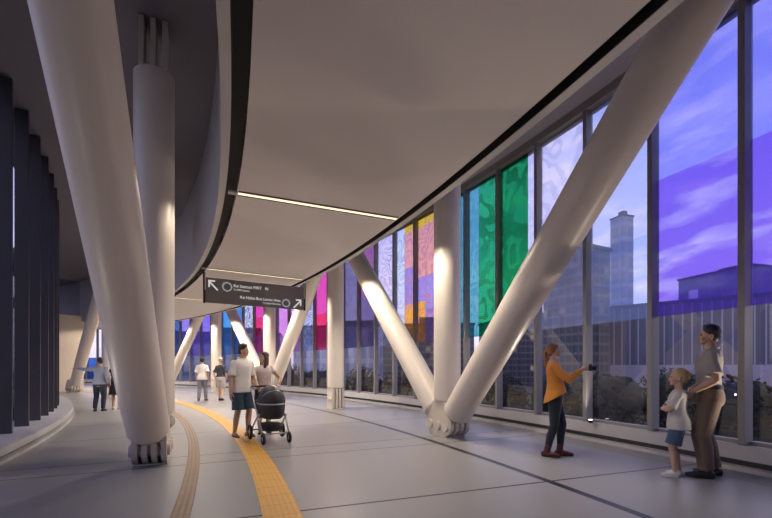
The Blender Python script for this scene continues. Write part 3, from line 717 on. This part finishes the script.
film('sky blue film left of the far slanting strut', 20, 0, 1, ((2.0, (.08, .42, .88)),), pattern=.5, pat_col=(.3, .65, 1))
film('azure film right of the distant vertical column', 21, 0, 1, ((2.0, (.14, .48, .90)),), pattern=.5, pat_col=(.3, .7, 1))
film('blue-violet film behind the distant vertical column', 22, 0, 1, ((2.0, (.30, .22, .88)),), pattern=.4, pat_col=(.5, .4, 1))
film('violet film above the man in the white shirt walking away', 23, 0, 1, ((2.0, (.38, .22, .92)),), pattern=.4, pat_col=(.55, .42, 1))
film('lavender film at the far end of the corridor', 24, 0, 1, ((2.0, (.34, .28, .88)),), pattern=.4, pat_col=(.6, .55, 1))
film('deep blue film beyond the lavender film', 25, 0, 1, ((2.0, (.06, .14, .42)),), pattern=.4, pat_col=(.2, .4, .7))
o = ring('film_panel', 45.165, 45.172, .36, 2.03, mth(33)+.1, mth(35)-.1, film_material('film_low_blue', ((2.0, (.03, .16, .62)),), pattern=.1)); props(o, 'low blue panel behind the pointing man', 'film panel', 'printed coloured films on the upper glass')

# ------------------------------------------------------------------ steelwork
def rounded(pts, r, n=5):
    out = []; m = len(pts)
    for i in range(m):
        p0, p1, p2 = Vector(pts[i-1]), Vector(pts[i]), Vector(pts[(i+1) % m])
        a = p1 + (p0-p1).normalized()*min(r, (p0-p1).length*.45); b = p1 + (p2-p1).normalized()*min(r, (p2-p1).length*.45)
        for k in range(n+1):
            t = k/n; out.append(tuple(a*(1-t)**2 + p1*2*t*(1-t) + b*t*t))
    return out
def column(label, R, th, zb=.66, zt=5.26, rad=.25):
    t = thing('round_column', label, 'column', frame_at(R, th), 'vertical round steel columns', 'thing')
    bm = bmesh.new(); add_cyl(bm, (0, 0, zb), (0, 0, zt), rad, seg=48); bm_obj('shaft', bm, M_steel, t, sharp=40)
    bm = bmesh.new(); add_cyl(bm, (0, 0, zb-.03), (0, 0, zb), rad-.03, seg=40); add_cyl(bm, (0, 0, zt), (0, 0, zt+.03), rad-.03, seg=40); bm_obj('end_cap', bm, M_cast, t, sharp=40)
    for y in (-.14, 0, .14):
        bm = bmesh.new(); add_prism(bm, rounded([(-.2, zt), (.2, zt), (.2, SOFF), (-.2, SOFF)], .04), Matrix.Translation((y, 0, 0)), .06); bm_obj('top_plate', bm, M_cast, t)
    return t
def base(label, R, th, wide=True):
    t = thing('pin_base', label, 'column base', frame_at(R, th), 'steel pin bases of the columns', 'thing')
    if wide: ol = rounded([(-.24, 0), (.26, 0), (.44, .12), (.42, .34), (.20, .66), (-.16, .66), (-.40, .42), (-.44, .14)], .14)
    else: ol = rounded([(-.2, 0), (.2, 0), (.2, .64), (-.2, .64)], .06)
    for x in (-.165, -.055, .055, .165):
        bm = bmesh.new(); add_prism(bm, ol, Matrix.Translation((x, 0, 0)), .065); bm_obj('plate', bm, M_cast, t, sharp=40)
    for y in ((-.27, 0, .27) if wide else (-.07, .07)):
        bm = bmesh.new(); add_cyl(bm, (-.235, y, .20 if wide else .3), (.235, y, .20 if wide else .3), .085 if wide else .05, seg=24); bm_obj('pin', bm, M_cast, t, sharp=40)
    bm = bmesh.new(); add_box(bm, (0, 0, .009), (.40, .56 if wide else .42, .018), bev=.006); bm_obj('floor_plate', bm, M_cast, t)
    return t
def strut(label, R, th, sgn, rad=.248, zt=5.85):
    a = P(R, th+sgn*.38, .40); b = P(R, th+sgn*7.57, zt); d = (b-a).normalized(); L = (b-a).length
    q = Vector((0, 0, 1)).rotation_difference(d).to_matrix().to_4x4(); mw = Matrix.Translation(a) @ q
    t = thing('leaning_strut', label, 'strut', mw, 'leaning steel struts of the V frames', 'thing')
    L1 = L*(5.40-.40)/(zt-.40)
    bm = bmesh.new(); add_cyl(bm, (0, 0, .10), (0, 0, L1), rad, seg=56); bm_obj('shaft', bm, M_steel, t, sharp=40)
    bm = bmesh.new(); add_cyl(bm, (0, 0, .02), (0, 0, .10), rad-.05, rad-.004, seg=48); bm_obj('end_cone', bm, M_cast, t, sharp=40)
    inv = mw.to_3x3().inverted(); rd = (inv @ (P(R+1, th)-P(R, th))); rd = (rd - Vector((0, 0, rd.z))).normalized()
    rot = Matrix((rd, Vector((0, 0, 1)).cross(rd), Vector((0, 0, 1)))).transposed().to_4x4()
    for x in (-.14, 0, .14):
        bm = bmesh.new(); add_box(bm, (x, 0, -.10), (.06, .30, .30), rot, .01); bm_obj('lug_plate', bm, M_cast, t)
    return t
RO, RI = 43.09, 38.28
VO, VI = 24.56, 24.42
column('main vertical column standing between the two arms of the big V', RO, VO)
base('three-pinned steel foot where the big V struts meet, left of the woman with the camera', RO, VO)
strut('largest leaning strut crossing the green and white films, rising toward the right', RO, VO, -1, zt=5.68, rad=.256)
strut('left arm of the big V, leaning away up to the plain round column', RO, VO, 1)
column('plain round column standing alone left of the big V', RO, VO+7.57)
base('small plated foot of the plain round column beside the kerb', RO, VO+7.57, False)
column('column rising behind the couple with the stroller', RO, VO+15.14)
base('steel foot hidden behind the couple with the stroller', RO, VO+15.14)
strut('strut leaning right from behind the long-haired woman up to the hanging sign', RO, VO+15.14, -1)
strut('strut leaning left behind the man in white shirt and shorts', RO, VO+15.14, 1)
column('distant column between the two people walking away', RO, VO+22.71)
base('plated foot of the distant column between the walking pair', RO, VO+22.71, False)
strut('farthest strut, leaning right at the left end of the coloured films', RO, VO+30.28, -1)
column('farthest outer column, just left of the farthest strut', RO, VO+30.28)
base('foot of the farthest outer column', RO, VO+30.28)
column('column just outside the right picture edge where the largest strut ends', RO, VO-7.57)
base('foot of the column just outside the right picture edge', RO, VO-7.57, False)
column('near vertical column directly behind the biggest leaning strut at left', RI, VI)
base('plated foot under the biggest leaning strut at left', 38.26, 24.32)
strut('biggest leaning strut at left, closest to the camera', 38.25, 24.28, -1, zt=6.22)
strut('strut hidden behind the near left column, leaning away', RI, VI, 1)
column('inner column beyond the near left column', RI, VI+7.57)
base('foot of the inner column beyond the near left column', RI, VI+7.57, False)
column('inner column behind the pointing pair', RI, VI+22.71)
base('plated foot of the inner column behind the pointing pair', RI, VI+22.71, False)
strut('strut before the beige wall, above the pointing hand', RI, VI+30.28, -1)
base('dark foot of the strut before the beige wall', RI, VI+30.28)

# ------------------------------------------------------------------ ceiling lights
M_strip = emit('warm_light_strip', (1.0, .78, .52), 1.5)
def strip(label, th, w=.07):
    t = thing('ceiling_light', label, 'ceiling light', frame_at(40.6, th, CEIL), 'linear lights across the ceiling')
    bm = bmesh.new()
    for y in (-w/2-.025, w/2+.025): add_box(bm, (0, y, -.001), (2.5, .05, .010))
    bm_obj('housing', bm, M_black, t)
    bm = bmesh.new(); add_box(bm, (0, 0, -.004), (2.5, w, .012)); bm_obj('diffuser', bm, M_strip, t)
    bm = bmesh.new(); add_box(bm, (-1.32, 0, -.004), (.13, .09, .03), bev=.004); bm_obj('end_clip', bm, M_fascia, t)
strip('long warm linear light across the ceiling in front of the sign', 24.05)
strip('thin linear light in the ceiling just above the hanging sign', 31.50, .05)
strip('farthest thin linear light in the ceiling', 39.15, .05)

# ------------------------------------------------------------------ hanging sign
M_sign = surf('sign_board', (.16, .145, .145), .28, var=.03)
M_white = emit('sign_white_backlit', (1, .97, .93), .62)
M_ring = emit('sign_ring_backlit', (.9, .9, 1), .30)
SM = frame_at(40.68, 32.0, 3.275) @ Matrix.Rotation(math.radians(0), 4, 'Z')
sg = thing('hanging_sign', 'grey direction sign with arrows hanging from the ceiling above the walkway', 'sign', SM)
bm = bmesh.new(); add_box(bm, (0, 0, 0), (2.66, .05, .66), bev=.008); bm_obj('board', bm, M_sign, sg)
for x in (-1.36, 1.36):
    bm = bmesh.new(); add_box(bm, (x, 0, .06), (.05, .06, .80), bev=.005); bm_obj('end_post', bm, M_black, sg)
    bm = bmesh.new(); add_cyl(bm, (x*.985, -.035, .0), (x*.985, -.035, .456), .014, seg=12); bm_obj('hanger_rod', bm, M_fascia, sg)
def arrow(x, z, s, flip):
    bm = bmesh.new(); f = -1 if flip else 1
    def bar(p, q, w):
        p, q = Vector(p), Vector(q); d = (q-p).normalized(); n = Vector((-d.y, d.x))*w/2
        vs = [bm.verts.new(Vector((x+f*v.x*s, -.027, z+v.y*s))) for v in (p-n, q-n, q+n, p+n)]
        bm.faces.new(vs)
    bar((.5, -.5), (-.42, .42), .17); bar((-.5, .5), (.22, .5), .17); bar((-.415, .58), (-.415, -.22), .17)
    r = bmesh.ops.extrude_face_region(bm, geom=bm.faces[:]); bmesh.ops.translate(bm, verts=[v for v in r['geom'] if isinstance(v, bmesh.types.BMVert)], vec=(0, .004, 0))
    bm_obj('arrow', bm, M_white, sg)
def sign_ring(x, z, r):
    bm = bmesh.new(); add_tube(bm, [(x+math.cos(a)*r, -.026, z+math.sin(a)*r) for a in [2*PI*k/28 for k in range(28)]], .017, 6, True)
    for k in range(8):
        a = 2*PI*k/8; add_sph(bm, (x+math.cos(a)*r, -.026, z+math.sin(a)*r), .026, seg=8)
    bm_obj('ring_emblem', bm, M_ring, sg)
def text(s, x, z, size, align='LEFT'):
    cu = bpy.data.curves.new('lettering', 'FONT'); cu.body = s; cu.size = size; cu.align_x = align; cu.extrude = .002
    o = bpy.data.objects.new('tmp_text', cu); COL.objects.link(o)
    dg = bpy.context.evaluated_depsgraph_get(); me = bpy.data.meshes.new_from_object(o.evaluated_get(dg)); bpy.data.objects.remove(o)
    l = link('lettering', me, M_white, sg); l.matrix_local = Matrix.Translation((x, -.028, z)) @ Matrix.Rotation(PI/2, 4, 'X')
    return l
arrow(-1.15, .13, .23, False); sign_ring(-.80, .13, .11); text('Ke Stasiun MRT   N', -.64, .14, .115); text('To MRT Station', -.64, .05, .065)
arrow(1.14, -.17, .23, True); sign_ring(.80, -.17, .10); text('Ke Halte Bus Lantai Atas', .64, -.15, .11, 'RIGHT'); text('To Upper Bus Stop', .64, -.24, .065, 'RIGHT')

# ------------------------------------------------------------------ camera in the woman's hands
wc = (WJ['wr'][1] + WJ['wr'][-1])/2; fd = Vector((.92, -.40, 0)).normalized()
mw = Matrix.Translation(wc + fd*.105 + Vector((0, 0, .022))) @ Matrix.Rotation(math.atan2(-fd.x, fd.y), 4, 'Z')
t = thing('camera', 'small black camera held out by the woman in the orange blouse', 'camera', mw)
bm = bmesh.new(); add_box(bm, (0, 0, 0), (.125, .045, .080), bev=.008); add_box(bm, (0, 0, .045), (.05, .04, .022), bev=.006); bm_obj('camera_body', bm, BLACKL, t)
bm = bmesh.new(); add_cyl(bm, (0, .02, -.004), (0, .075, -.004), .032, .029, 24); bm_obj('lens', bm, M_black, t, sharp=40)
bm = bmesh.new(); add_cyl(bm, (.042, 0, .038), (.042, 0, .048), .009, seg=12); bm_obj('shutter_button', bm, M_mull, t)

# ------------------------------------------------------------------ stroller
M_canopy = surf('stroller_fabric', (.030, .028, .032), .6, var=.15, scale=20., bump=.1)
M_chrome = surf('stroller_frame', (.55, .55, .56), .3, metal=.7, var=.03)
M_rubber = surf('rubber', (.02, .02, .02), .7)
STH = math.atan2(-.50, -.86)
st = thing('stroller', 'black pram with grey frame pushed by the long-haired woman', 'stroller', Matrix.Translation((-2.00, 7.20, 0)) @ Matrix.Rotation(STH, 4, 'Z'))
# local frame: +y is the way it is pushed
bm = bmesh.new()
for i in range(9):                       # folding hood: quarter dome
    pass
n, m_ = 16, 9; rows = []
for i in range(m_):
    a = math.radians(-12 + 150*i/(m_-1)); row = []
    for j in range(n+1):
        b = PI*j/n; bulge = 1.0 + .025*math.cos(i*PI)
        row.append(bm.verts.new((-.215*math.cos(b), .05 + .31*math.cos(a)*math.sin(b)*bulge, .66 + .275*math.sin(a)*math.sin(b)*bulge + .02*math.sin(b))))
    rows.append(row)
for A, B in zip(rows, rows[1:]):
    for j in range(n): bm.faces.new((A[j], A[j+1], B[j+1], B[j]))
bmesh.ops.remove_doubles(bm, verts=bm.verts[:], dist=.0005)
bmesh.ops.solidify(bm, geom=bm.faces[:], thickness=.012)
cn = bm_obj('canopy', bm, M_canopy, st, smooth=True)
for a_ in (-12, 45, 85, 138):
    a = math.radians(a_); bm = bmesh.new()
    add_tube(bm, [(-.219*math.cos(b), .05+.316*math.cos(a)*math.sin(b), .66+.281*math.sin(a)*math.sin(b)+.02*math.sin(b)) for b in [PI*j/20 for j in range(21)]], .007, 6)
    bm_obj('canopy_rib', bm, M_chrome, cn, smooth=True)
bm = bmesh.new(); add_loft(bm, [((0, .02, .40), .155, .27), ((0, .02, .45), .195, .345), ((0, .02, .55), .21, .37), ((0, .02, .665), .218, .385), ((0, .02, .672), .205, .37)]); bs = bm_obj('bassinet', bm, M_canopy, st, smooth=True)
bm = bmesh.new(); add_tube(bm, [(.222*math.cos(a), .02+.39*math.sin(a), .655) for a in [2*PI*k/32 for k in range(32)]], .010, 8, True); bm_obj('rim', bm, M_chrome, bs, smooth=True)
bm = bmesh.new(); add_loft(bm, [((0, -.17, .60), .205, .17, -.10), ((0, -.17, .68), .220, .185, -.10), ((0, -.17, .70), .20, .165, -.10)]); bm_obj('apron', bm, M_canopy, st, smooth=True)
bm = bmesh.new()
for s in (-1, 1):
    add_tube(bm, [(s*.235, -.44, .90), (s*.24, -.30, .77), (s*.24, -.12, .60), (s*.235, .08, .42), (s*.22, .34, .17)], .014, 8)
    add_tube(bm, [(s*.24, .10, .46), (s*.25, -.10, .32), (s*.26, -.30, .17)], .013, 8)
    add_tube(bm, [(s*.235, .08, .42), (s*.215, .08, .48)], .02, 8)
add_tube(bm, [(-.26, -.30, .17), (.26, -.30, .17)], .012, 8); add_tube(bm, [(-.22, .34, .17), (.22, .34, .17)], .012, 8)
bm_obj('frame', bm, M_chrome, st, smooth=True)
bm = bmesh.new(); add_tube(bm, [(-.235, -.44, .90), (-.22, -.475, .925), (0, -.485, .93), (.22, -.475, .925), (.235, -.44, .90)], .018, 10); bm_obj('handle', bm, M_rubber, st, smooth=True)
bm = bmesh.new(); add_loft(bm, [((0, .02, .19), .17, .22), ((0, .02, .30), .20, .26), ((0, .02, .305), .185, .245)]); bm_obj('basket', bm, M_canopy, st, smooth=True)
for (x, y, r) in ((-.285, -.30, .135), (.285, -.30, .135), (-.215, .36, .095), (.215, .36, .095)):
    bm = bmesh.new(); bmesh.ops.create_circle(bm, segments=1*12, radius=.024, matrix=Matrix.Translation((0, 0, 0)))
    bm.free(); bm = bmesh.new()
    add_tube(bm, [(x, y+math.cos(a)*(r-.024), r+math.sin(a)*(r-.024)) for a in [2*PI*k/28 for k in range(28)]], .024, 10, True)
    w = bm_obj('wheel', bm, M_rubber, st, smooth=True)
    bm = bmesh.new(); add_cyl(bm, (x-.02, y, r), (x+.02, y, r), .035, seg=16)
    for k in range(6):
        a = 2*PI*k/6; add_cyl(bm, (x, y, r), (x, y+math.cos(a)*(r-.03), r+math.sin(a)*(r-.03)), .008, seg=6)
    bm_obj('hub', bm, M_chrome, w)
    if y > 0:
        bm = bmesh.new(); add_tube(bm, [(x, y-.02, .17), (x, y, r+.1), (x-.03*(1 if x > 0 else -1), y, r)], .012, 8); bm_obj('fork', bm, M_rubber, st, smooth=True)
# ------------------------------------------------------------------ light
def spot(th, R, watts, col=(1.0, .86, .70), size=152., rad=.03):
    l = bpy.data.lights.new('downlight', 'SPOT'); l.energy = watts; l.color = col; l.spot_size = math.radians(size); l.spot_blend = .45; l.shadow_soft_size = rad
    o = bpy.data.objects.new('downlight', l); COL.objects.link(o); o.location = P(R, th, CEIL-.012); o['kind'] = 'structure'
for i, th in enumerate((24.3, 28.1, 33.2, 35.7, 39.5, 43.2, 47.0, 50.8, 54.6, 58.4, 62.2, 66)):
    spot(th, 41.94, (330 if i > 1 else 260) if i else 200); spot(th, 39.255, (140 if i > 1 else 110) if i else 60)
spot(21.9, 41.94, 110, size=72); spot(20.3, 41.94, 95, size=86)  # extra fill spots added to brighten the woman, man and child
def uplight(th, R, watts, sgn, size=125., col=(1.0, .84, .68)):
    l = bpy.data.lights.new('kerb_uplight', 'SPOT'); l.energy = watts; l.color = col; l.spot_size = math.radians(size); l.spot_blend = .8; l.shadow_soft_size = .03
    o = bpy.data.objects.new('kerb_uplight', l); COL.objects.link(o); o['kind'] = 'structure'
    d = (P(R-sgn, th)-P(R, th))*.75 + Vector((0, 0, 1)); o.matrix_world = Matrix.Translation(P(R, th, .40)) @ d.to_track_quat('-Z', 'Y').to_matrix().to_4x4()
for i, th in enumerate((18.7, 22.55, 26.3, 30.1, 33.9, 37.7, 41.5, 45.2, 49, 53, 57)):
    uplight(th, 45.0, 100, 1)
for i, th in enumerate((17.5, 21.0, 24.5, 28.1, 31.9, 35.7, 39.5)):
    uplight(th, 36.38, 26, -1)
t = thing('uplight', 'small glowing uplight on the kerb just right of the woman with the camera', 'uplight', frame_at(45.0, 22.55, .315))
bm = bmesh.new(); add_cyl(bm, (0, 0, 0), (0, 0, .05), .035, .04, 20); bm_obj('housing', bm, M_black, t)
bm = bmesh.new(); add_sph(bm, (0, 0, .05), (.032, .032, .015), seg=14); bm_obj('lens', bm, emit('uplight_lens', (1, .85, .65), 5.), t, smooth=True)
w = bpy.data.worlds.new('twilight'); S.world = w; w.use_nodes = True
nt = w.node_tree; nt.nodes.clear(); out = N(nt, 'ShaderNodeOutputWorld'); bg = N(nt, 'ShaderNodeBackground')
tc = N(nt, 'ShaderNodeTexCoord'); s = N(nt, 'ShaderNodeSeparateXYZ'); nt.links.new(tc.outputs['Generated'], s.inputs[0])
cr = N(nt, 'ShaderNodeValToRGB'); e = cr.color_ramp.elements
e[0].position = .0; e[0].color = (.10, .10, .14, 1); e[1].position = 1.; e[1].color = (.03, .04, .13, 1)
for p, c in ((.49, (.30, .28, .36)), (.505, (.52, .47, .60)), (.54, (.80, .74, .88)), (.60, (.76, .74, .98)), (.70, (.50, .53, .96)), (.82, (.30, .34, .78)), (.90, (.08, .10, .30))):
    q = e.new(p); q.color = (*c, 1)
nt.links.new(math_n(nt, 'MULTIPLY_ADD', s.outputs[2], .5, .5), cr.inputs[0])
mp = N(nt, 'ShaderNodeMapping'); mp.inputs['Scale'].default_value = (1, 1, 2.6); nt.links.new(tc.outputs['Generated'], mp.inputs[0])
no = N(nt, 'ShaderNodeTexNoise'); no.inputs['Scale'].default_value = 4.2; no.inputs['Detail'].default_value = 8; no.inputs['Roughness'].default_value = .6; nt.links.new(mp.outputs[0], no.inputs['Vector'])
cl = math_n(nt, 'MULTIPLY_ADD', no.outputs['Fac'], 4.5, -2.1, clamp=True)
up = math_n(nt, 'MULTIPLY', math_n(nt, 'GREATER_THAN', s.outputs[2], .0), math_n(nt, 'MULTIPLY_ADD', s.outputs[2], -6., 4.8, clamp=True))
c = mixc(nt, math_n(nt, 'MULTIPLY', math_n(nt, 'MULTIPLY', cl, up), .75), cr.outputs[0], (.98, .92, 1.0))
nt.links.new(c, bg.inputs[0]); bg.inputs[1].default_value = 1.6
nt.links.new(bg.outputs[0], out.inputs[0])

# ------------------------------------------------------------------ camera
cam = bpy.data.cameras.new('camera'); co = bpy.data.objects.new('view_camera', cam); COL.objects.link(co)
co.location = (0, 0, CAMH); co.rotation_euler = (PI/2, 0, 0)
cam.sensor_fit = 'HORIZONTAL'; cam.sensor_width = 36; cam.lens = 36*FPX/772; cam.shift_y = (HOR-259)/772; cam.clip_start = .05; cam.clip_end = 1000
S.camera = co
S.view_settings.view_transform = 'Standard'; S.view_settings.look = 'None'; S.view_settings.gamma = 1; S.view_settings.use_curve_mapping = False
S.view_settings.exposure = 0.0
S.cycles.max_bounces = 10; S.cycles.transparent_max_bounces = 24; S.cycles.sample_clamp_indirect = 4.0
